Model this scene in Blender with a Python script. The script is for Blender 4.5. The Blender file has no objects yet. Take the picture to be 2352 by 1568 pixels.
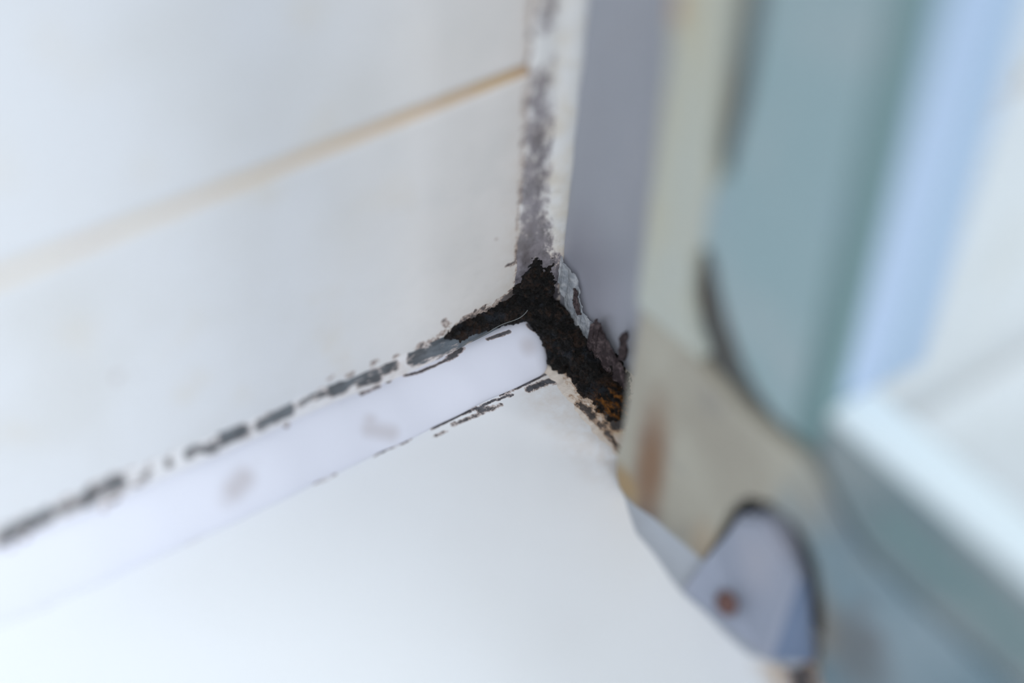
import bpy, bmesh, math, random
import numpy as np
from mathutils import Vector, Matrix

# ---------------------------------------------------------------- camera, world, lights, exposure
C = bpy.context.scene.collection
S = bpy.context.scene
F = 4101.6                                     # focal length in pixels of a 2352 px wide frame
R = np.array([[0.79351, -0.38315, 0.47279],    # world x (along the tiled wall, to the right)
              [-0.60613, -0.56683, 0.55795],   # world y (into the tiled wall)
              [0.05421, -0.72932, -0.68203]])  # world z (up), each in camera axes (right, down, forward)
CAM = np.array([-0.16271, -0.18171, 0.22241])
cd = bpy.data.cameras.new('camera'); co = bpy.data.objects.new('camera', cd); C.objects.link(co)
M3 = Matrix([[R[i][0], -R[i][1], -R[i][2]] for i in range(3)])
co.matrix_world = Matrix.Translation(Vector(CAM)) @ M3.to_quaternion().to_matrix().to_4x4()
cd.sensor_width = 36; cd.lens = 36 * F / 2352
cd.clip_start = 0.01; cd.clip_end = 20
cd.dof.use_dof = True; cd.dof.focus_distance = 0.316; cd.dof.aperture_fstop = 2.9
S.camera = co

w = bpy.data.worlds.new('world'); S.world = w; w.use_nodes = True
wn = w.node_tree.nodes; wl = w.node_tree.links
bg = wn['Background']
tc = wn.new('ShaderNodeTexCoord'); sx = wn.new('ShaderNodeSeparateXYZ'); cr = wn.new('ShaderNodeValToRGB')
wl.new(tc.outputs['Generated'], sx.inputs[0]); wl.new(sx.outputs['Z'], cr.inputs[0])
cr.color_ramp.elements[0].color = (.50, .54, .62, 1); cr.color_ramp.elements[0].position = 0.0
cr.color_ramp.elements[1].color = (.86, .93, 1.0, 1); cr.color_ramp.elements[1].position = .7
wl.new(cr.outputs[0], bg.inputs[0]); bg.inputs[1].default_value = 0.65

def area(name, loc, target, size, power, col):
    l = bpy.data.lights.new(name, 'AREA'); l.shape = 'RECTANGLE'; l.size = size[0]; l.size_y = size[1]
    l.energy = power; l.color = col
    o = bpy.data.objects.new(name, l); C.objects.link(o); o.location = loc
    o.rotation_euler = (Vector(target) - Vector(loc)).to_track_quat('-Z', 'Y').to_euler()
    return o
area('window_daylight', (-1.5, -2.1, 2.1), (-.02, -.03, 0), (1.8, 1.9), 52, (.93, .96, 1))
area('right_fill_light', (1.3, -1.5, 1.3), (.05, -.03, 0), (.9, 1.1), 27, (.94, .96, 1))  # unseen fill lamp, added to brighten the wall beyond the screen

S.view_settings.view_transform = 'Standard'; S.view_settings.look = 'None'
S.view_settings.gamma = 1; S.view_settings.exposure = 0.21
try: S.view_settings.use_curve_mapping = False
except Exception: pass

# ---------------------------------------------------------------- helpers
rnd = random.Random(7)
def at(px, py, ax, v):
    """point (m) where the sight line of a photo pixel meets the surface plane axis=v (mm)"""
    c = np.array([(px - 1176) / F, (py - 784) / F, 1.0]); r = R @ c
    t = (v / 1000 - CAM[ax]) / r[ax]; return CAM + t * r
def tag(o, label=None, cat=None, group=None, kind=None):
    if label: o['label'] = label
    if cat: o['category'] = cat
    if group: o['group'] = group
    if kind: o['kind'] = kind
    return o
def link(name, me, mats, parent=None, smooth=True):
    o = bpy.data.objects.new(name, me); C.objects.link(o)
    for m in (mats if isinstance(mats, (list, tuple)) else [mats]): me.materials.append(m)
    if smooth:
        for p in me.polygons: p.use_smooth = True
    if parent: o.parent = parent
    return o
def smin(a, b, x):
    t = np.clip((x - a) / (b - a), 0, 1); return t * t * (3 - 2 * t)
def seg_dist(P, pts):
    d = np.full(len(P), 1e9)
    if len(pts) == 1: return np.linalg.norm(P - pts[0], axis=1)
    for a, b in zip(pts[:-1], pts[1:]):
        ab = b - a; L = max(ab @ ab, 1e-12)
        t = np.clip((P - a) @ ab / L, 0, 1)
        d = np.minimum(d, np.linalg.norm(P - (a + t[:, None] * ab), axis=1))
    return d
PXM = .078e-3
def density(P, strokes):
    """stain density at points P from strokes (points on the surface, radius, strength)"""
    out = np.zeros(len(P))
    for pts, r, s in strokes:
        d = seg_dist(P, pts) / r
        out = np.maximum(out, s * (1 - smin(.1, 1.7, d)))
    return out
def st(ax, v, r, s, *px):
    return ([at(x, y, ax, v) for x, y in px], r * PXM, s)
def grid_mesh(name, fn, us, vs):
    """fn(u,v)->xyz ; returns mesh"""
    nu, nv = len(us), len(vs)
    V = [fn(u, v) for u in us for v in vs]
    Fc = [(i * nv + j, (i + 1) * nv + j, (i + 1) * nv + j + 1, i * nv + j + 1) for i in range(nu - 1) for j in range(nv - 1)]
    me = bpy.data.meshes.new(name); me.from_pydata([tuple(map(float, p)) for p in V], [], Fc); me.update()
    return me
def attr(me, name, vals):
    a = me.attributes.new(name, 'FLOAT', 'POINT'); a.data.foreach_set('value', np.asarray(vals, dtype=np.float32))
def coords(me):
    a = np.empty(len(me.vertices) * 3); me.vertices.foreach_get('co', a); return a.reshape(-1, 3)
def steps(*segs):
    """segs: (start, end, step)"""
    out = []
    for a, b, s in segs:
        n = max(1, int(round(abs(b - a) / s)))
        out += [a + (b - a) * i / n for i in range(n)]
    out.append(segs[-1][1]); return out
def extrude_poly(name, pts, axis, a, b, bevel=0.0, seg=2):
    """polygon pts (2D, mm) in the plane normal to axis, from a to b (mm)"""
    bm = bmesh.new()
    def P(p, h):
        q = [0, 0, 0]; q[axis] = h; o = [i for i in range(3) if i != axis]; q[o[0]] = p[0]; q[o[1]] = p[1]
        return [c / 1000 for c in q]
    n = len(pts)
    lo = [bm.verts.new(P(p, a)) for p in pts]; hi = [bm.verts.new(P(p, b)) for p in pts]
    bm.faces.new(lo); bm.faces.new(hi[::-1])
    for i in range(n): bm.faces.new((lo[(i + 1) % n], lo[i], hi[i], hi[(i + 1) % n]))
    bmesh.ops.recalc_face_normals(bm, faces=bm.faces)
    if bevel:
        bmesh.ops.bevel(bm, geom=[e for e in bm.edges if e.is_convex and e.calc_face_angle(0) > .5] or bm.edges[:], offset=bevel / 1000, segments=seg, affect='EDGES', profile=.5)
    bmesh.ops.triangulate(bm, faces=[f for f in bm.faces if len(f.verts) > 4])
    me = bpy.data.meshes.new(name); bm.to_mesh(me); bm.free(); return me
def box(name, x0, x1, y0, y1, z0, z1, bevel=0.3):
    return extrude_poly(name, [(x0, y0), (x1, y0), (x1, y1), (x0, y1)], 2, z0, z1, bevel)

# ---------------------------------------------------------------- materials
class Mat:
    def __init__(s, name, rough=.4, spec=.5, coat=0):
        s.m = bpy.data.materials.new(name); s.m.use_nodes = True
        s.n = s.m.node_tree.nodes; s.l = s.m.node_tree.links; s.b = s.n['Principled BSDF']
        s.b.inputs['Roughness'].default_value = rough; s.b.inputs['Specular IOR Level'].default_value = spec
        s.b.inputs['Coat Weight'].default_value = coat
        s.geo = s.n.new('ShaderNodeNewGeometry').outputs['Position']
    def put(s, sock, v):
        if isinstance(v, bpy.types.NodeSocket): s.l.new(v, sock)
        else: sock.default_value = (tuple(v) + (1,))[:len(sock.default_value)] if hasattr(v, '__len__') and hasattr(sock.default_value, '__len__') else v
    def math(s, op, a, b=0, c=None, clamp=False):
        k = s.n.new('ShaderNodeMath'); k.operation = op; k.use_clamp = clamp
        s.put(k.inputs[0], a); s.put(k.inputs[1], b)
        if c is not None: s.put(k.inputs[2], c)
        return k.outputs[0]
    def noise(s, scale, detail=4, rough=.55, stretch=(1, 1, 1), off=(0, 0, 0), dist=0):
        mp = s.n.new('ShaderNodeMapping'); s.l.new(s.geo, mp.inputs['Vector'])
        mp.inputs['Scale'].default_value = stretch; mp.inputs['Location'].default_value = off
        k = s.n.new('ShaderNodeTexNoise'); s.l.new(mp.outputs[0], k.inputs['Vector'])
        k.inputs['Scale'].default_value = scale; k.inputs['Detail'].default_value = detail
        k.inputs['Roughness'].default_value = rough; k.inputs['Distortion'].default_value = dist
        return k.outputs['Fac']
    def ramp(s, v, a, b):
        k = s.n.new('ShaderNodeMapRange'); k.interpolation_type = 'SMOOTHSTEP'
        s.put(k.inputs['Value'], v); k.inputs['From Min'].default_value = a; k.inputs['From Max'].default_value = b
        return k.outputs[0]
    def mix(s, f, a, b):
        k = s.n.new('ShaderNodeMix'); k.data_type = 'RGBA'
        s.put(k.inputs[0], f); s.put(k.inputs[6], a); s.put(k.inputs[7], b); return k.outputs[2]
    def attr(s, name):
        k = s.n.new('ShaderNodeAttribute'); k.attribute_name = name; return k.outputs['Fac']
    def col(s, v): s.put(s.b.inputs['Base Color'], v); return s
    def bump(s, h, strength=.3, dist=.0005):
        k = s.n.new('ShaderNodeBump'); k.inputs['Strength'].default_value = strength; k.inputs['Distance'].default_value = dist
        s.l.new(h, k.inputs['Height']); s.l.new(k.outputs[0], s.b.inputs['Normal']); return s
    def xyz(s):
        k = s.n.new('ShaderNodeSeparateXYZ'); s.l.new(s.geo, k.inputs[0]); return k.outputs
    def blob(s, p, r0, r1, scale=(1, 1, 1)):
        """1 inside r0 of point p (m), 0 outside r1"""
        a = s.n.new('ShaderNodeVectorMath'); a.operation = 'SUBTRACT'; s.l.new(s.geo, a.inputs[0]); a.inputs[1].default_value = tuple(p)
        b = s.n.new('ShaderNodeVectorMath'); b.operation = 'MULTIPLY'; s.l.new(a.outputs[0], b.inputs[0]); b.inputs[1].default_value = scale
        d = s.n.new('ShaderNodeVectorMath'); d.operation = 'LENGTH'; s.l.new(b.outputs[0], d.inputs[0])
        return s.ramp(d.outputs['Value'], r1, r0)

def add_mould(m, base, streak=(1, 1, 1), sc=900, gain=.9, dark=(.03, .032, .038), fringe=(.30, .17, .11)):
    """mould growth: density attribute eroded by noise, dark core, brown fringe, plus 'stain' attribute"""
    d = m.attr('mould')
    n1 = m.noise(sc * 2.1, 6, .7, streak); n2 = m.noise(sc * .75, 4, .6, streak, (3.1, 1.7, .4))
    nn = m.math('ADD', m.math('MULTIPLY', n1, .5), m.math('MULTIPLY', n2, .5))
    v = m.math('ADD', d, m.math('MULTIPLY', m.math('SUBTRACT', nn, .5), gain * 4.2))
    v = m.math('MULTIPLY', v, m.ramp(d, .05, .3))
    st_ = m.attr('stain')
    sn = m.math('MULTIPLY', st_, m.ramp(m.noise(350, 5, .6, (1, 1, 1), (9, 2, 5)), .2, .75))
    c = m.mix(sn, base, (.46, .30, .15))
    c = m.mix(m.math('MULTIPLY', m.ramp(v, .12, .45), .6), c, fringe)
    tone = m.mix(m.ramp(m.noise(500, 4, .6, streak, (5, 5, 5)), .35, .7), dark, tuple(min(1, x * 2.4 + .03) for x in dark))
    c = m.mix(m.math('MULTIPLY', m.ramp(v, .38, .74), m.attr('depth')), c, tone)
    m.col(c); return v

# glazed wall tile
tile = Mat('glazed_tile', .22, .45)
cl = tile.noise(26, 4, .55, off=(2, 0, 1)); cl2 = tile.noise(75, 3, .5, off=(7, 3, 2))
tb = tile.mix(tile.ramp(cl, .42, .72), (.69, .705, .735), (.64, .645, .65))
tb = tile.mix(tile.math('MULTIPLY', tile.ramp(cl2, .56, .75), .45), tb, (.66, .615, .54))
tpos = tile.xyz()[0]
tb = tile.mix(tile.math('MULTIPLY', tile.ramp(tpos, -.06, -.01), tile.ramp(tpos, .012, .004)), tb, tile.mix(tile.ramp(tile.noise(90, 4), .4, .7), (.755, .725, .69), (.70, .68, .65)))
tbs = tile.math('MULTIPLY', tile.ramp(tile.noise(420, 4, .6, (1, 1, 2)), .5, .8), .10)
tb = tile.mix(tbs, tb, (.4, .36, .32))
add_mould(tile, tb, sc=900)
tile.bump(tile.noise(260, 3, .5), .06, .0006)
# grout: rust coloured next to the corner, paler away from it
grout = Mat('stained_grout', .85, .2)
gx = grout.xyz()[0]
g = grout.mix(grout.ramp(gx, -.085, -.012), (.68, .61, .52), (.56, .40, .23))
g = grout.mix(grout.ramp(gx, -.014, -.003), g, (.36, .16, .035))
g = grout.mix(grout.ramp(gx, .005, .02), g, (.52, .50, .49))
g = grout.mix(grout.math('MULTIPLY', grout.ramp(grout.noise(120, 4), .45, .7), .35), g, (.60, .50, .44))
grout.col(g); grout.bump(grout.noise(1500, 4), .3, .0003)
# tray enamel
tray = Mat('tray_enamel', .16, .4)
add_mould(tray, tray.mix(tray.ramp(tray.noise(14, 3), .4, .75), (.80, .82, .845), (.765, .775, .785)), sc=1000)
# white sealing strip
strip = Mat('white_plastic_strip', 0.6, .2)
add_mould(strip, strip.mix(strip.math('MULTIPLY', strip.attr('smudge'), .85), (.70, .715, .80), (.43, .385, .385)), (1, 1, 1), sc=800, gain=.7)
# old silicone
sil = Mat('old_silicone_along_tray', .4, .4)
add_mould(sil, (.72, .72, .745), (.3, 1, 1), sc=1100, gain=1.0, dark=(.045, .055, .065), fringe=(.33, .25, .22))
silv = Mat('old_silicone_upright', .38, .5)
silv_base = silv.mix(silv.ramp(silv.noise(160, 3), .4, .7), (.70, .70, .69), (.64, .60, .53))
add_mould(silv, silv_base, (1, 1, .6), sc=900, gain=1.1, dark=(.075, .068, .078), fringe=(.32, .27, .28))
silj = Mat('old_silicone_by_screen', .4, .5)
add_mould(silj, (.62, .56, .50), (1, .5, 1), sc=1000, gain=.85, dark=(.022, .015, .012), fringe=(.28, .13, .04))
for q in (sil, silv, silj): q.bump(q.noise(900, 5, .6), .5, .0005)
# mould clump
mo = Mat('wet_black_mould', .38, .35)
mc = mo.mix(mo.ramp(mo.noise(420, 6, .7, dist=1.2), .48, .66), (.0035, .003, .0028), (.036, .02, .013))
mc = mo.mix(mo.math('MULTIPLY', mo.ramp(mo.noise(260, 5, .6, off=(4, 4, 1)), .54, .66), .6), mc, (.022, .028, .038))  # bluish grey sheen patches painted into the mould colour
rust = mo.math('MULTIPLY', mo.blob(at(1408, 935, 2, 3), .0010, .0048, (1.1, .7, 1)), mo.ramp(mo.noise(620, 5, .75, (1.4, .4, 1)), .47, .62))
mc = mo.mix(rust, mc, (.34, .125, .012))
mo.col(mc); mo.bump(mo.noise(1300, 6, .7), .9, .0009)
fl = Mat('dry_mould_flake', .7, .2)
fl.col(fl.mix(fl.ramp(fl.noise(900, 5, .7), .45, .7), (.045, .033, .035), (.17, .13, .13))); fl.bump(fl.noise(1600, 5), .7, .0006)
film = Mat('clear_silicone_film', .25, .6)
film.col(film.mix(film.ramp(film.noise(700, 4), .4, .65), (.40, .43, .47), (.62, .64, .67)))
film.b.inputs['Alpha'].default_value = .62; film.bump(film.noise(900, 4), .8, .0008)
fib = Mat('grey_fibre', .5, .3).col((.16, .17, .17))
# shower screen
prof = Mat('grey_anodised_profile', .38, .5); prof.b.inputs['Metallic'].default_value = .15
pc = prof.mix(prof.ramp(prof.noise(38, 3, .5, (1, 1, .5)), .35, .7), (.365, .385, .435), (.42, .43, .475))
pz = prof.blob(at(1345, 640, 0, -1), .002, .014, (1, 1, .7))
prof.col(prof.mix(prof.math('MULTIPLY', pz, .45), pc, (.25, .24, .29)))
lime = Mat('yellowed_plastic', .45, .4)
lc = lime.mix(lime.ramp(lime.noise(45, 4, .6, (1, 1, .35)), .38, .68), (.43, .455, .41), (.47, .43, .30))
lc = lime.mix(lime.math('MULTIPLY', lime.blob(at(1505, 1040, 0, -16), .0015, .0085, (1, 1.5, .4)), .85), lc, (.27, .155, .075))
lc = lime.mix(lime.math('MULTIPLY', lime.blob(at(1440, 1110, 0, -16), .001, .006), .8), lc, (.36, .235, .09))
lc = lime.mix(lime.math('MULTIPLY', lime.blob(at(1545, 5, 0, -16), .001, .004), .8), lc, (.45, .26, .13))
lime.col(lc)
teal = Mat('greenish_post_plastic', .35, .5)
tcx = teal.mix(teal.ramp(teal.noise(30, 4, .55), .38, .68), (.25, .355, .375), (.335, .39, .405))
tcx = teal.mix(teal.math('MULTIPLY', teal.ramp(teal.noise(55, 3, .5, off=(3, 3, 3)), .55, .75), .5), tcx, (.27, .36, .45))
teal.col(tcx)
rail = Mat('limescaled_rail', .42, .5)
ry = rail.xyz()[1]
rc = rail.mix(rail.ramp(rail.noise(42, 5, .6), .38, .68), (.15, .225, .265), (.225, .295, .335))
oliv = rail.mix(rail.ramp(rail.noise(50, 4, .6, off=(1, 5, 2)), .35, .7), (.315, .29, .235), (.385, .365, .30))
yj = rail.math('ADD', ry, rail.math('MULTIPLY', rail.math('SUBTRACT', rail.noise(60, 3, .5, off=(2, 2, 8)), .5), .04))
rc = rail.mix(rail.ramp(yj, -.092, -.070), rc, oliv)
rc = rail.mix(rail.math('MULTIPLY', rail.ramp(rail.noise(75, 4, .6, off=(6, 1, 2)), .55, .72), .6), rc, (.15, .15, .16))
for pp, r0, r1, a_, scl, cc in (((1970, 1500), .002, .011, .7, (1, 1, 1), (.11, .115, .12)), ((1950, 1190), .002, .009, .6, (1, 1, 1), (.12, .17, .21)),
                                ((1885, 1430), .001, .006, .6, (1, 1, .6), (.17, .15, .12)), ((1850, 1560), .001, .005, .8, (1, 1, 1), (.20, .10, .05)),
                                ((1496, 1070), .001, .0095, 1.0, (1, 1.6, .42), (.205, .115, .06)), ((1437, 1110), .001, .0055, .85, (1, 1, 1), (.33, .215, .09)), ((1620, 1260), .001, .007, .4, (1, 1.4, .7), (.42, .30, .18))):
    rc = rail.mix(rail.math('MULTIPLY', rail.blob(at(*pp, 0, -16), r0, r1, scl), a_), rc, cc)
rail.col(rc)
edge = Mat('dark_green_edge', .35, .5).col((.14, .235, .24))
lip = Mat('rail_edge', .35, .5); lip.col(lip.mix(lip.ramp(lip.noise(60, 4), .4, .7), (.14, .195, .21), (.23, .265, .27)))
ltop = Mat('lit_rail_top', .35, .5).col((.62, .69, .72))  # top face of the rail, the light it catches put into the colour
groove = Mat('grimy_groove', .8, .2)
groove.col(groove.mix(groove.ramp(groove.noise(90, 4), .4, .7), (.085, .075, .068), (.13, .15, .15)))
ret = Mat('lit_blue_post_side', .3, .5).col((.40, .50, .67))  # side of the post, its brighter lit blue put into the colour
guide = Mat('blue_grey_guide_plastic', .4, .5)
guide.col(guide.mix(guide.ramp(guide.noise(60, 3), .4, .7), (.27, .30, .375), (.33, .34, .40)))
gblue = Mat('guide_side_reflection', .4, .5).col((.14, .19, .29))  # side face of the guide block, its blue reflection painted as colour
rustm = Mat('rusty_screw', .7, .3).col((.14, .075, .065))
glass = Mat('clear_glass', .02, .5)
_n = glass.n; _t = _n.new('ShaderNodeBsdfTransparent'); _t.inputs[0].default_value = (.95, .975, .97, 1)
_g = _n.new('ShaderNodeBsdfGlossy'); _g.inputs['Roughness'].default_value = .03; _mx = _n.new('ShaderNodeMixShader'); _mx.inputs[0].default_value = .05
glass.l.new(_t.outputs[0], _mx.inputs[1]); glass.l.new(_g.outputs[0], _mx.inputs[2]); glass.l.new(_mx.outputs[0], _n['Material Output'].inputs['Surface'])
floorm = Mat('floor_tile', .5, .4); floorm.col((.55, .56, .57))

# ---------------------------------------------------------------- room: tiled wall with recessed grout lines, floor
wall_strokes = [st(1, 0, r_, s_ * .85, (x_, y_), (x_ + 8, y_ - 4)) for x_, y_, r_, s_ in [(60, 1195, 10, .6), (150, 1148, 12, .6), (205, 1120, 12, .65), (250, 1098, 10, .6), (325, 1075, 8, .5), (385, 1040, 7, .4), (430, 1025, 7, .4), (545, 978, 8, .55), (640, 940, 8, .5), (735, 895, 9, .6), (800, 862, 9, .6), (855, 835, 10, .65), (905, 820, 8, .6), (960, 796, 11, .7), (1010, 770, 11, .7)]] + [
    st(1, 0, 26, .62, (1236, 0), (1232, 120)), st(1, 0, 30, .55, (1228, 190), (1215, 400), (1207, 600)),
    st(1, 0, 9, .9, (1272, 135), (1275, 150)), st(1, 0, 9, .9, (1222, 185), (1224, 195)),
    st(1, 0, 16, .55, (1195, 560), (1190, 640)), st(1, 0, 5, .95, (1165, 609), (1192, 603)), st(1, 0, 5, .75, (1140, 549)), st(1, 0, 4, .7, (1196, 530)),
    st(1, 0, 22, 1.0, (1205, 620), (1200, 660), (1165, 690)), st(1, 0, 20, .72, (1165, 690), (1060, 745)), st(1, 0, 5, .85, (1113, 703), (1110, 722)), st(1, 0, 4, .85, (1091, 713)),
    st(1, 0, 10, .5, (1020, 738), (1030, 745)), st(1, 0, 13, .45, (960, 800), (1060, 750)), st(1, 0, 7, .5, (765, 862), (755, 870)), st(1, 0, 9, .42, (560, 985), (420, 1040), (300, 1080), (200, 1120)),
    st(1, 0, 13, .45, (270, 868)), st(1, 0, 10, .28, (316, 866)), st(1, 0, 12, .26, (1030, 118)),
]
def tiles(xa, xb):
    rows = [(-620, -420), (-418, -261), (-259, -101.2), (-98.8, 58.9), (61.1, 219), (221, 379), (381, 900)]
    return rows
V = []; Fs = []; mi = []
xs = steps((-700, -130, 60), (-130, -112, 6), (-112, -42, .6), (-42, 2, .45), (2, 8, 1), (8, 300, 30))
def wall_patch(zs, yfun, mat):
    base = len(V); nv = len(zs)
    for x in xs:
        for z in zs: V.append((x / 1000, yfun(z) / 1000, z / 1000))
    for i in range(len(xs) - 1):
        for j in range(nv - 1):
            Fs.append((base + i * nv + j, base + (i + 1) * nv + j, base + (i + 1) * nv + j + 1, base + i * nv + j + 1)); mi.append(mat)
rows = tiles(0, 0)
for a, b in rows:
    if a < 0 < b: zs = [a] + steps((a + .5, -2, 20), (-2, 40, .45), (40, b - .5, .8)) + [b]
    elif a > 0 and a < 70: zs = [a] + steps((a + .5, 90, .9), (90, b - .5, 15)) + [b]
    else: zs = [a] + steps((a + .5, b - .5, 30)) + [b]
    wall_patch(zs, lambda z, a=a, b=b: 0.35 * (1 if z in (a, b) else 0), 0)
for (a, b), (c, d) in zip(rows[:-1], rows[1:]):
    wall_patch([b, b + .15, c - .15, c], lambda z, b=b, c=c: .35 if z in (b, c) else .75, 1)
me = bpy.data.meshes.new('wall_back'); me.from_pydata(V, [], Fs); me.update()
me.polygons.foreach_set('material_index', mi)
Pw = coords(me)
attr(me, 'mould', density(Pw, wall_strokes)); attr(me, 'depth', np.full(len(Pw), .8))
attr(me, 'stain', np.clip(.38 * smin(-.016, -.004, Pw[:, 0]) * (np.abs(Pw[:, 0]) < .03) + .35 * (1 - smin(.004, .018, Pw[:, 2])) * (Pw[:, 2] > 0) * smin(-.035, -.01, Pw[:, 0]), 0, 1))
wallo = link('wall_back', me, [tile.m, grout.m]); tag(wallo, kind='structure')
o = link('floor', box('floor', -900, 900, -1200, 30, -640, -620, 0), floorm.m, smooth=False); tag(o, kind='structure')

# ---------------------------------------------------------------- shower tray
tray_strokes = [
    st(2, 0, 3.0, 1.25, (990, 984), (1120, 925), (1178, 905)), st(2, 0, 9, .85, (1100, 942), (1128, 936)), st(2, 0, 6, .72, (1040, 975), (1090, 955), (1150, 930)),
    st(2, 0, 5, .55, (992, 1004), (1025, 990)), st(2, 0, 3, 1.2, (1150, 908), (1275, 850)), st(2, 0, 10, .95, (1215, 893), (1248, 880), (1290, 872)),
    st(2, 0, 3, .9, (860, 1045), (945, 1008)), st(2, 0, 3, .65, (720, 1112), (775, 1088)), st(2, 0, 6, .5, (420, 1250), (550, 1183)), st(2, 0, 10, .35, (30, 1420), (125, 1380)),
    st(2, 0, 8, 1.0, (1305, 905), (1350, 940)), st(2, 0, 9, .95, (1355, 950), (1395, 990), (1420, 1030)), st(2, 0, 5, .8, (1290, 880), (1330, 925)),
    st(2, 0, 6, 1.0, (1291, 1282)), st(2, 0, 30, .9, (1835, 1540), (1850, 1600)),
]
def tray_fn(u, v):
    # u = x mm, v = y mm ; top face with rounded outer edge
    return (u / 1000, v / 1000, 0)
txs = steps((-600, -130, 60), (-130, -34, 1.5), (-34, 2, .4))
tys = steps((-600, -100, 50), (-100, -44, 2), (-44, 0, .4))
me = grid_mesh('shower_tray', tray_fn, txs, tys)
Pt = coords(me); mt = density(Pt, tray_strokes)
bm = bmesh.new(); bm.from_mesh(me)
be = [e for e in bm.edges if e.is_boundary]
r = bmesh.ops.extrude_edge_only(bm, edges=be)
for v in [g_ for g_ in r['geom'] if isinstance(g_, bmesh.types.BMVert)]:
    v.co.z = -.16
bm.to_mesh(me); bm.free()
n = len(me.vertices); mm = np.zeros(n); mm[:len(mt)] = mt
attr(me, 'mould', mm); attr(me, 'depth', np.full(n, .95)); Pt = coords(me)
attr(me, 'stain', np.maximum(.3 * (1 - smin(.002, .012, seg_dist(Pt, [at(1290, 890, 2, 0), at(1420, 1040, 2, 0)]))), .9 * (1 - smin(.003, .009, seg_dist(Pt, [at(1840, 1550, 2, 0)])))))
for p in me.polygons: p.use_smooth = False
o = link('shower_tray', me, tray.m, smooth=False)
tag(o, 'white enamel shower tray, the broad plain surface at lower left under the white sealing strip', 'shower tray')

# ---------------------------------------------------------------- white sealing strip (quarter-round, rounded end)
def strip_sec(k, s):
    pts = [(-.2, 6.6), (-1.2, 7.0), (-2.6, 6.95), (-4.2, 6.3), (-5.8, 5.3), (-7.3, 4.0), (-8.6, 2.6), (-9.5, 1.2), (-9.75, .35), (-9.6, 0)]
    t = k * (len(pts) - 1); i = min(int(t), len(pts) - 2); fct = t - i
    p = [(pts[max(i - 1, 0)], pts[i], pts[i + 1], pts[min(i + 2, len(pts) - 1)])][0]
    def cr_(a, b, c, d, t): return .5 * (2 * b + (c - a) * t + (2 * a - 5 * b + 4 * c - d) * t * t + (3 * b - a - 3 * c + d) * t ** 3)
    return cr_(p[0][0], p[1][0], p[2][0], p[3][0], fct), cr_(p[0][1], p[1][1], p[2][1], p[3][1], fct)
XT = [-400, -107, -93, -75, -60, -48, -36, -26, -12]; ZT = [11.5, 10.5, 9.9, 8.9, 8.2, 7.8, 6.7, 6.5, 6.95]
def ztop(x): return float(np.interp(x, XT, ZT))
def strip_fn(x, k):
    y, z = strip_sec(k, 0)
    z *= ztop(x) / 6.95
    wy = np.interp(x, [-400, -112, -80, -10], [.66, .68, .86, 1.0])
    y *= wy
    y += .12 * math.sin(x * .21) + .08 * math.sin(x * .55 + 1)
    e = max(0.0, (x + 10.5) / 4.6)                    # rounded end
    if e > 0:
        f = math.sqrt(max(0, 1 - min(e, 1) ** 2.2))
        y = -4.4 + (y + 4.4) * f; z = 2.4 + (z - 2.4) * (.35 + .65 * f) if f > .02 else 2.0
    z *= 1 + .015 * math.sin(x * .13 + 2)
    return (x / 1000, y / 1000 - .0002, max(z, -.2) / 1000)
me = grid_mesh('sealing_strip', strip_fn, steps((-400, -130, 10), (-130, -40, .6), (-40, -11, .35), (-11, -5.95, .12)), [i / 44 for i in range(45)])
Ps = coords(me)
def on_strip(px, py):      # the slanted face of the strip
    best = None
    for k in np.linspace(0, .9, 60):
        for _ in (0,):
            y, z = strip_sec(k, 0)
            p = at(px, py, 1, y); 
            e = abs(p[2] * 1000 - z * ztop(p[0] * 1000) / 6.95)
            if best is None or e < best[0]: best = (e, p)
    return best[1]
def ss(r, s, *px): return ([on_strip(*q) for q in px], r * PXM, s)
hpx = [(0, 1240, 8, .8), (20, 1238, 7, .9), (55, 1228, 9, .8), (75, 1215, 6, .5), (150, 1182, 7, .7), (185, 1165, 5, .6), (225, 1150, 9, .9), (238, 1165, 6, .8), (262, 1140, 10, .9), (310, 1115, 5, .6), (335, 1105, 5, .6), (455, 1050, 5, .7), (545, 1012, 7, .8), (650, 962, 7, .9), (655, 975, 5, .8), (700, 938, 5, .7), (740, 922, 6, .8), (785, 905, 7, .9), (830, 895, 6, .9), (890, 870, 6, .9)]
strip_strokes = [ss(r_, s_, (x_, y_ + 6), (x_ + 3, y_ + 2)) for x_, y_, r_, s_ in hpx] + [ss(4.5, 1.1, (1170, 762), (1120, 778)), ss(4, 1.15, (1050, 815), (960, 855), (930, 862)), ss(8, .95, (1060, 800), (1030, 822)), ss(5, .8, (870, 888), (830, 905)),
                 ss(7, 1.1, (1215, 748), (1250, 765), (1272, 795), (1272, 840)), ss(5, .8, (740, 925), (725, 935)), ss(5, .8, (650, 965), (655, 975)), ss(4, .6, (520, 1020), (545, 1010)),
                 ss(5, .7, (240, 1160), (270, 1145)), ss(5, .7, (25, 1260), (20, 1240)), ss(4, .6, (385, 1070), (390, 1085)), ss(3, .5, (523, 1044))]
smudge = [ss(24, .95, (1213, 795)), ss(22, 1, (850, 985), (900, 995)), ss(20, .9, (852, 968)), ss(30, 1.25, (540, 1125), (562, 1100)), ss(24, .6, (525, 1145)), ss(14, .15, (590, 1060))]
attr(me, 'mould', density(Ps, strip_strokes)); attr(me, 'depth', np.full(len(Ps), .9))
sm = np.zeros(len(Ps))
for pts, r_, s_ in smudge: sm = np.maximum(sm, s_ * (1 - smin(.1, 1.5, seg_dist(Ps, pts) / r_)) * .55)
attr(me, 'smudge', sm)
attr(me, 'stain', .9 * (1 - smin(.0008, .0019, seg_dist(Ps, [on_strip(1262, 768), on_strip(1270, 800)]))))
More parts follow.
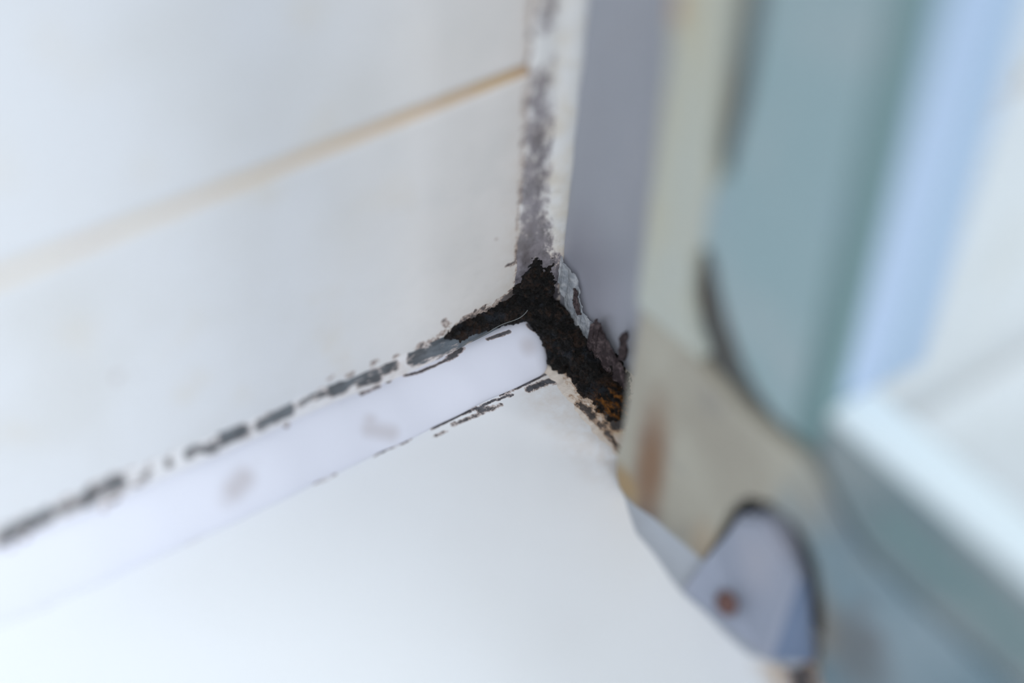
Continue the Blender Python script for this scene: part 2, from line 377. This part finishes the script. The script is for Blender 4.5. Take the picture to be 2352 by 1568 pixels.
o = link('sealing_strip', me, strip.m)
tag(o, 'clean white sealing strip with a rounded end running along the foot of the tiled wall', 'sealing strip')

# ---------------------------------------------------------------- old mouldy silicone beads
def sec(pts, k):
    t = k * (len(pts) - 1); i = min(int(t), len(pts) - 2); f = t - i
    return [pts[i][q] + (pts[i + 1][q] - pts[i][q]) * f for q in (0, 1)]
wob = lambda s, a=1.3, b=.7: math.sin(s * a) * .5 + math.sin(s * b + 1.7) * .5
# along the tray
hp = [(.15, 10.6), (-.15, 10.2), (-.5, 9.6), (-.85, 8.8), (-1.1, 8.0), (-1.35, 7.2), (-1.5, 6.6), (-1.2, 5.6)]
def hfn(x, k):
    y, z = sec(hp, k)
    z = z + ztop(x) - 6.9 + (1 - k) * (.25 * wob(x, .9, .37) + .15 * wob(x, 2.7, 1.9)) - (1 - k) * np.interp(x, [-110, -35, -20, 0], [.4, .6, .2, 0])
    return (x / 1000, y / 1000, z / 1000)
me = grid_mesh('sealant_bead', hfn, steps((-400, -125, 6), (-125, -1, .3)), [i / 16 for i in range(17)])
Pb = coords(me)
def hb(r, s, *px): return ([at(x, y, 1, -.8) for x, y in px], r * PXM, s)
hs = [hb(20, .95, (0, 1235), (60, 1208), (110, 1182)), hb(9, .8, (48, 1240), (50, 1255)), hb(15, .8, (140, 1170), (190, 1148)), hb(20, 1.0, (200, 1142), (235, 1120)), hb(20, .95, (235, 1120), (275, 1112)), hb(9, .7, (245, 1150), (240, 1165)), hb(10, .75, (310, 1110), (335, 1092), (345, 1075)), hb(11, .9, (388, 1064)),
      hb(11, 1.0, (435, 1045), (455, 1032), (492, 1030)), hb(9, .9, (492, 1015)), hb(18, 1.2, (520, 1004), (560, 992)), hb(12, 1.05, (595, 978), (620, 965)), hb(15, 1.1, (625, 962), (665, 942)), hb(8, .8, (655, 970)), hb(9, .7, (690, 930), (712, 918)),
      hb(11, .95, (722, 912), (750, 902)), hb(16, 1.3, (765, 895), (790, 888)), hb(17, 1.2, (790, 885), (812, 872)), hb(19, 1.0, (830, 872), (865, 862)), hb(13, .95, (855, 845), (862, 838)), hb(15, .95, (880, 850), (905, 842)), hb(8, .95, (912, 831)), hb(20, 1.05, (955, 822), (1000, 805), (1045, 780)), hb(18, .9, (990, 790), (1040, 770)),
      hb(28, 1.7, (1060, 768), (1180, 715)), hb(24, 1.6, (1100, 768), (1190, 738))]
attr(me, 'mould', density(Pb, hs)); attr(me, 'stain', .25 * smin(-.06, -.03, Pb[:, 0])); attr(me, 'depth', .92 + .08 * smin(-.03, -.022, Pb[:, 0]))
o = link('sealant_bead', me, sil.m)
tag(o, 'mould-blackened line of old sealant between tiled wall and white sealing strip', 'sealant')
# upright bead in the corner
vp = [(-9.3, .15), (-8.9, -.15), (-8.2, -.55), (-6.8, -.9), (-5.3, -1.15), (-4.4, -1.5), (-3.4, -2.3), (-2.4, -2.95), (-1.4, -3.3), (-.8, -3.2), (-.5, -2.9)]
def vfn(z, k):
    x, y = sec(vp, k)
    x += (1 - k) * (.25 * wob(z, .8, .33) + .12 * wob(z, 2.3, 1.7)); y += k * .15 * wob(z, .6, .25)
    return (x / 1000, y / 1000, z / 1000)
me = grid_mesh('sealant_bead', vfn, steps((4, 45, .3), (45, 90, .5), (90, 400, 10)), [i / 26 for i in range(27)])
Pv = coords(me)
def vb(r, s, *px): return ([at(x, y, 1, -1.2) for x, y in px], r * PXM, s)
vs_ = [vb(26, .55, (1262, 0), (1258, 60)), vb(12, .5, (1268, 130), (1262, 200)), vb(34, .68, (1240, 190), (1238, 300)), vb(36, .75, (1236, 300), (1228, 420)), vb(34, .9, (1228, 420), (1222, 560)),
       vb(34, 1.1, (1230, 520), (1232, 620)), vb(12, .8, (1309, 238)), vb(8, .6, (1328, 108)), vb(7, .55, (1291, 430)), vb(5, .5, (1295, 360)), vb(6, .55, (1282, 520), (1290, 545)), vb(30, 1.4, (1204, 575), (1200, 640), (1195, 690)), vb(34, 1.4, (1235, 610), (1250, 600), (1255, 680)), vb(30, 1.5, (1215, 650), (1225, 700)), vb(12, .62, (1275, 20))]
attr(me, 'mould', density(Pv, vs_)); attr(me, 'stain', np.clip(.7 * (1 - smin(.014, .028, Pv[:, 2])), 0, 1)); attr(me, 'depth', .72 + .28 * (1 - smin(.014, .026, Pv[:, 2])))
o = link('sealant_bead', me, silv.m)
tag(o, 'upright bead of off-white sealant in the corner, grey with speckled mould along its left half', 'sealant')
# bead between tray and screen profile
jp = [(-.9, 7.0), (-1.4, 6.0), (-2.4, 4.6), (-3.6, 3.3), (-5.0, 2.3), (-6.5, 1.5), (-8.0, .8), (-9.3, .3), (-10.2, -.05)]
def jfn(y, k):
    x, z = sec(jp, k)
    x -= k * (.35 * wob(y, 1.1, .5) + .2 * wob(y, 3.1, 2.2)) + k * np.interp(y, [-40, -20, -12, -3], [1.8, 0, -1.6, -1.5])
    return (x / 1000, y / 1000, z / 1000 * np.interp(y, [-46, -30, -3], [.8, 1, 1]))
me = grid_mesh('sealant_bead', jfn, steps((-46, -2, .3)), [i / 34 for i in range(35)])
Pj = coords(me)
def jb(z, r, s, *px): return ([at(x, y, 2, z) for x, y in px], r * PXM, s)
js = [jb(3, 46, 1.6, (1290, 720), (1330, 820), (1380, 880)), jb(2.5, 34, 1.4, (1380, 890), (1425, 950)), jb(1, 11, .95, (1305, 905), (1350, 940)), jb(1, 10, 1.0, (1355, 950), (1395, 990), (1425, 1035)), jb(1, 5, .7, (1370, 935), (1400, 960)), jb(6, 14, 1.0, (1400, 830), (1440, 900))]
attr(me, 'mould', density(Pj, js)); attr(me, 'depth', np.ones(len(Pj)))
attr(me, 'stain', .9 * (1 - smin(.001, .006, seg_dist(Pj, [at(1410, 925, 2, 2), at(1435, 970, 2, 2)]))) + .15)
o = link('sealant_bead', me, silj.m)
tag(o, 'cream sealant edged with dark brown mould between white tray and shower screen', 'sealant')

# ---------------------------------------------------------------- black mould clump in the corner
bm = bmesh.new()
def capsule(pts):
    """pts: (x,y,z,r) mm chain of overlapping spheres"""
    for a, b in zip(pts[:-1], pts[1:]):
        L = math.dist(a[:3], b[:3]); nn = max(2, int(L / (.35 * min(a[3], b[3]))))
        for i in range(nn + 1):
            t = i / nn; q = [a[j] + (b[j] - a[j]) * t for j in range(4)]
            m = Matrix.Translation(Vector(q[:3]) / 1000)
            bmesh.ops.create_icosphere(bm, subdivisions=2, radius=q[3] / 1000, matrix=m)
capsule([(-23, .2, 9.2, 1.3), (-17, .0, 9.3, 1.9), (-12, -.3, 9.3, 2.3), (-7, -1, 9.5, 3.0)])
capsule([(-7.2, -.6, 9.5, 2.6), (-6.2, -.6, 12, 3.0), (-5.6, .2, 15.0, 2.7), (-5.2, .9, 18.0, 2.2), (-5.0, 1.6, 20.5, 1.6)])
capsule([(-5, -1, 11, 2.6), (-3.2, -1.3, 15, 1.9), (-2.6, -1.4, 18.5, 1.1)])
capsule([(-5.5, -1.5, 9.5, 3.6), (-4.2, -4.5, 7, 3.6), (-3.4, -8.5, 4.6, 3.5), (-2.8, -13.0, 3.2, 3.4), (-2.8, -18, 2.4, 3.2), (-3.4, -24, 1.6, 3.0), (-3.8, -30, .9, 2.2)])
capsule([(-2.8, -8.0, 3.6, 2.8), (-5.2, -9.5, 1.4, 2.2), (-6.4, -11.0, .6, 1.4)])
capsule([(-4.5, -14, 1.2, 2.2), (-5.6, -20, .9, 1.9), (-5.6, -26, .6, 1.6), (-6.6, -31, .3, .9)])
capsule([(-1.2, -14, 6.5, 1.2), (-.9, -18, 6.8, 1.6), (-.9, -23, 5.0, 1.8), (-1.0, -27, 3.0, 1.6)])
me = bpy.data.meshes.new('mould_clump'); bm.to_mesh(me); bm.free()
clump = link('mould_clump', me, mo.m)
rm = clump.modifiers.new('remesh', 'REMESH'); rm.mode = 'VOXEL'; rm.voxel_size = .00022; rm.use_smooth_shade = True
for i, (sz, stg) in enumerate(((.0036, .0020), (.0013, .0019), (.0005, .0010))):
    tx = bpy.data.textures.new('lumps%d' % i, 'CLOUDS'); tx.noise_scale = sz; tx.noise_depth = 3
    d = clump.modifiers.new('lumps%d' % i, 'DISPLACE'); d.texture = tx; d.strength = stg; d.mid_level = .5; d.texture_coords = 'GLOBAL'
tag(clump, 'thick wet black mould clump with rusty orange patch where wall, tray and screen meet', 'mould')

# ---------------------------------------------------------------- flakes, film and fibre
def flake(name, px, ax, v, mat, th=.35, jit=.18, tilt=0, sub=5, lift=None):
    pts = [at(x, y, ax, v) * 1000 for x, y in px]
    if lift: pts = [p + np.array(l) for p, l in zip(pts, lift)]
    out = []
    for a, b in zip(pts, pts[1:] + pts[:1]):
        for i in range(sub):
            p = a + (b - a) * i / sub
            out.append(p + np.array([rnd.uniform(-jit, jit) for _ in range(3)]) * (1 if i else .4))
    bm = bmesh.new()
    nrm = np.zeros(3); nrm[ax] = -1
    lo = [bm.verts.new(p / 1000) for p in out]; hi = [bm.verts.new((p + nrm * th) / 1000) for p in out]
    n = len(out)
    f1 = bm.faces.new(lo); f2 = bm.faces.new(hi[::-1])
    for i in range(n): bm.faces.new((lo[(i + 1) % n], lo[i], hi[i], hi[(i + 1) % n]))
    bmesh.ops.triangulate(bm, faces=[f1, f2]); bmesh.ops.recalc_face_normals(bm, faces=bm.faces)
    bmesh.ops.subdivide_edges(bm, edges=[e for e in bm.edges if e.calc_length() > .0009], cuts=2, use_grid_fill=True)
    for q in bm.verts:
        h = .25 * math.sin(q.co.y * 2100) + .2 * math.sin(q.co.z * 2900 + 1); q.co[ax] += h / 1000 * .6
    me = bpy.data.meshes.new(name); bm.to_mesh(me); bm.free()
    return link(name, me, mat, smooth=False)
o = flake('mould_flake', [(1362, 742), (1372, 732), (1381, 742), (1384, 762), (1400, 790), (1412, 812), (1428, 838), (1440, 862), (1446, 900), (1440, 930), (1420, 920), (1395, 885), (1372, 830), (1352, 790), (1366, 775), (1368, 758)], 0, -2.2, fl.m, .6, .22)
tag(o, 'larger ragged dark flake of mould peeling up beside the grey screen profile', 'mould')
o = flake('mould_flake', [(1428, 770), (1440, 758), (1444, 768), (1439, 785), (1442, 812), (1436, 828), (1425, 822), (1427, 800), (1431, 785)], 0, -2.4, fl.m, .5, .15, sub=4)
tag(o, 'small curled sliver of dark mould standing nearest to the yellowed screen post', 'mould')
o = flake('mould_flake', [(1318, 662), (1326, 672), (1332, 700), (1336, 722), (1330, 722), (1322, 705), (1316, 688), (1322, 680)], 0, -2.0, fl.m, .35, .12, sub=4)
tag(o, 'thin dark flake of mould stuck on the clear peeling film above the clump', 'mould')
o = flake('sealant_film', [(1278, 588), (1292, 590), (1302, 612), (1322, 630), (1331, 660), (1334, 692), (1342, 722), (1360, 738), (1364, 765), (1352, 785), (1335, 765), (1316, 735), (1300, 700), (1288, 660), (1286, 625)], 0, -1.6, film.m, .22, .2)
tag(o, 'clear peeling film of old sealant on the grey profile above the black clump', 'sealant')
def fibre(name, px, ax, v, r, mat):
    cu = bpy.data.curves.new(name, 'CURVE'); cu.dimensions = '3D'; cu.bevel_depth = r / 1000; cu.bevel_resolution = 2
    sp = cu.splines.new('NURBS'); sp.points.add(len(px) - 1); sp.use_endpoint_u = True; sp.order_u = 4
    for i, (x, y) in enumerate(px): sp.points[i].co = (*at(x, y, ax, v if not hasattr(v, '__len__') else v[i]), 1)
    cu.materials.append(mat); tmp = bpy.data.objects.new(name, cu); C.objects.link(tmp)
    me = bpy.data.meshes.new_from_object(tmp.evaluated_get(bpy.context.evaluated_depsgraph_get()))
    bpy.data.objects.remove(tmp); o = bpy.data.objects.new(name, me); C.objects.link(o); return o
o = fibre('fibre', [(1062, 792), (1110, 772), (1135, 752), (1170, 738), (1200, 730), (1212, 712)], 1, [-2.4, -2.6, -2.9, -3.2, -3.8, -4.6], .07, fib.m)
tag(o, 'fine grey hair lying across the black mould above the white strip', 'hair')

# ---------------------------------------------------------------- shower screen
scr = bpy.data.objects.new('shower_screen', None); C.objects.link(scr); scr.location = (-.004, -.06, 0)
tag(scr, 'grubby grey-green framed shower screen standing on the right edge of the white tray', 'shower screen')
def part(name, me, mat, parent=None, label=None, smooth=False, th=40):
    o = link(name, me, mat, smooth=smooth); o.parent = parent or scr
    if parent is None: o.location = -scr.location
    if label: o['label'] = label
    return o
H = 420
part('wall_profile', box('wall_profile', -1, 14, -46, -.5, 0.2, H, .6), prof.m, label='purplish grey upright profile against the wall')
# frame core (dark, seen in the grooves) with the cut-out at its foot
arch = [(-87.3, 0), (-86, 7), (-84.3, 15), (-81.4, 22), (-78.5, 25), (-75.5, 26.3), (-70.5, 26), (-66, 23.3), (-62.8, 17), (-60.6, 5), (-60, 0)]
core = [(-400, .2), *arch, (-38.6, .2), (-38.6, H), (-76.3, H), (-76.3, 49.6), (-400, 49.6)]
part('frame_core', extrude_poly('frame_core', core, 0, -13.6, -9), groove.m, label='grimy dark groove between the frame covers')
part('frame_back', box('frame_back', -9, -8.2, -90, -38.6, .2, 49, 0), groove.m)
low = [(-400, 0), *arch, (-47, 0), (-45.2, .2), (-41, .4), (-39.2, 1.2), (-38.0, 3.5), (-37.6, 7), (-38.2, 12), (-38.4, 40.6), (-48.9, 40.8), (-53.5, 39.4), (-60, 38.2), (-68, 38.6), (-74, 39.3), (-79.5, 37.0), (-84, 33.6), (-89, 31.3), (-96, 30.6), (-400, 30.6)]
part('bottom_rail', extrude_poly('bottom_rail', low, 0, -16.2, -13.6, .35), rail.m, label='mottled grey-green bottom rail with an arched cut-out')
so = [(-37.4, 40.8), (-52.4, 40.9), (-49.6, 44.5), (-47.6, 50), (-47.4, 58), (-49.2, 61), (-49.2, 73), (-47.8, 75.5), (-47.6, 80), (-47.4, 92), (-46.8, 110), (-46.5, H), (-36.8, H), (-36.8, 96), (-36.4, 93), (-37.2, 88)]
part('seal_strip', extrude_poly('seal_strip', so, 0, -16.2, -13.6, .35), lime.m, label='yellowed upright strip with rust stains')
po = [(-72, 42.4), (-67.5, 43.2), (-63.6, 45), (-60.0, 48), (-56.6, 52), (-53.6, 56.5), (-51.6, 60.5), (-49.4, 62), (-49.4, 72), (-51.8, 76), (-52.8, 90), (-52.2, 112), (-51.5, H), (-72, H)]
part('post', extrude_poly('post', po, 0, -16.8, -13.6, .5), teal.m, label='teal-grey upright post cover')
part('post_side', box('post_return', -15.6, 4, -76.5, -74.5, 49, H, .3), ret.m, label='pale blue side of the post')
part('post_edge', box('post_edge', -16.7, -13.6, -76.9, -72.1, 43, H, .3), edge.m, label='dark green edge of the post')
lp = [(-400, 32.4), (-97, 32.4), (-90, 33.2), (-85, 35.8), (-80.5, 39.6), (-77.0, 42.6), (-77.0, 49.4), (-400, 49.4)]
part('rail_lip', extrude_poly('rail_lip', lp, 0, -16.4, -13.6, .5), lip.m, label='upper edge band of the bottom rail')
part('rail_line', box('rail_line', -16.75, -16.3, -400, -90, 39.6, 42.6, .2), edge.m, label='dark green line along the rail')  # thin dark green strip on the front of the lip
part('rail_top', extrude_poly('rail_top', [(-16.0, 49.2), (-15.4, 50.6), (-13, 51.0), (-8.5, 51.0), (-7.2, 50.2), (-7.0, 44)], 1, -400, -76.9, .2), ltop.m, label='top of the bottom rail, coloured bright as if catching light')
part('glass_pane', box('glass_pane', -6.6, -2.6, -400, -77, 44, H, 0), glass.m)
# wedge shaped guide block in the cut-out
bm = bmesh.new()
vv = [(-22.4, -60.8, .1), (-20.4, -79.6, .1), (-15.0, -77.6, 16.9), (-14.8, -68.8, 20.3), (-15.0, -63.9, 16.4), (-15.2, -61.4, 6),
      (-9, -60.8, .1), (-13.8, -85.2, .1), (-12.6, -78.6, 14.5), (-9, -69, 20.2), (-9, -64.2, 16.4), (-9, -61.6, 6)]
vv = [bm.verts.new((a / 1000, b / 1000, c / 1000)) for a, b, c in vv]
for f in ((0, 5, 4, 3, 2, 1), (6, 7, 8, 9, 10, 11), (1, 2, 8, 7), (2, 3, 9, 8), (3, 4, 10, 9), (4, 5, 11, 10), (5, 0, 6, 11), (0, 1, 7, 6)):
    fc = bm.faces.new([vv[i] for i in f]); fc.material_index = 1 if f == (1, 2, 8, 7) else 0
bmesh.ops.recalc_face_normals(bm, faces=bm.faces)
bmesh.ops.bevel(bm, geom=bm.edges[:], offset=.0009, segments=3, affect='EDGES')
bmesh.ops.triangulate(bm, faces=[f for f in bm.faces if len(f.verts) > 4])
me = bpy.data.meshes.new('guide_block'); bm.to_mesh(me); bm.free()
gb = part('guide_block', me, [guide.m, gblue.m], label='blue-grey wedge shaped guide block in the cut-out')
bm = bmesh.new()
c0 = Vector((-.0203, -.0697, .0045)); nrm = Vector((-.93, -.02, .34)).normalized()
m4 = Matrix.Translation(c0) @ nrm.to_track_quat('Z', 'Y').to_matrix().to_4x4()
bmesh.ops.create_cone(bm, cap_ends=True, segments=32, radius1=.0021, radius2=.0017, depth=.0008, matrix=m4)
bmesh.ops.create_cube(bm, size=1, matrix=m4 @ Matrix.Translation((0, 0, .0003)) @ Matrix.Diagonal((.0026, .0004, .0004, 1)))
me = bpy.data.meshes.new('screw'); bm.to_mesh(me); bm.free()
so_ = link('screw', me, rustm.m); so_.parent = gb; so_['label'] = 'rusty brown screw head'

# sealant fillet at the rail foot, its soft shadow band put into the grey
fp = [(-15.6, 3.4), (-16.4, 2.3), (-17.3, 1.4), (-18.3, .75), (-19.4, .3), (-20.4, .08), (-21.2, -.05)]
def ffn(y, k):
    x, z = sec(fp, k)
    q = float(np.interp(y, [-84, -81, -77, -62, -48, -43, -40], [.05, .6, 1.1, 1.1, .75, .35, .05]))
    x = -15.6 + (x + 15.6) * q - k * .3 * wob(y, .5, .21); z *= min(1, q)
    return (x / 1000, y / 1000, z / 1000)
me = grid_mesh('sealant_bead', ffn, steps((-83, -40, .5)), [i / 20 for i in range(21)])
foot = Mat('shadow_grey_sealant', .4, .5).col((.36, .39, .435))
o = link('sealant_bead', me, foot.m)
tag(o, 'smooth sealant fillet in a blue-grey shadow tone at the foot of the bottom rail, below the cut-out', 'sealant')
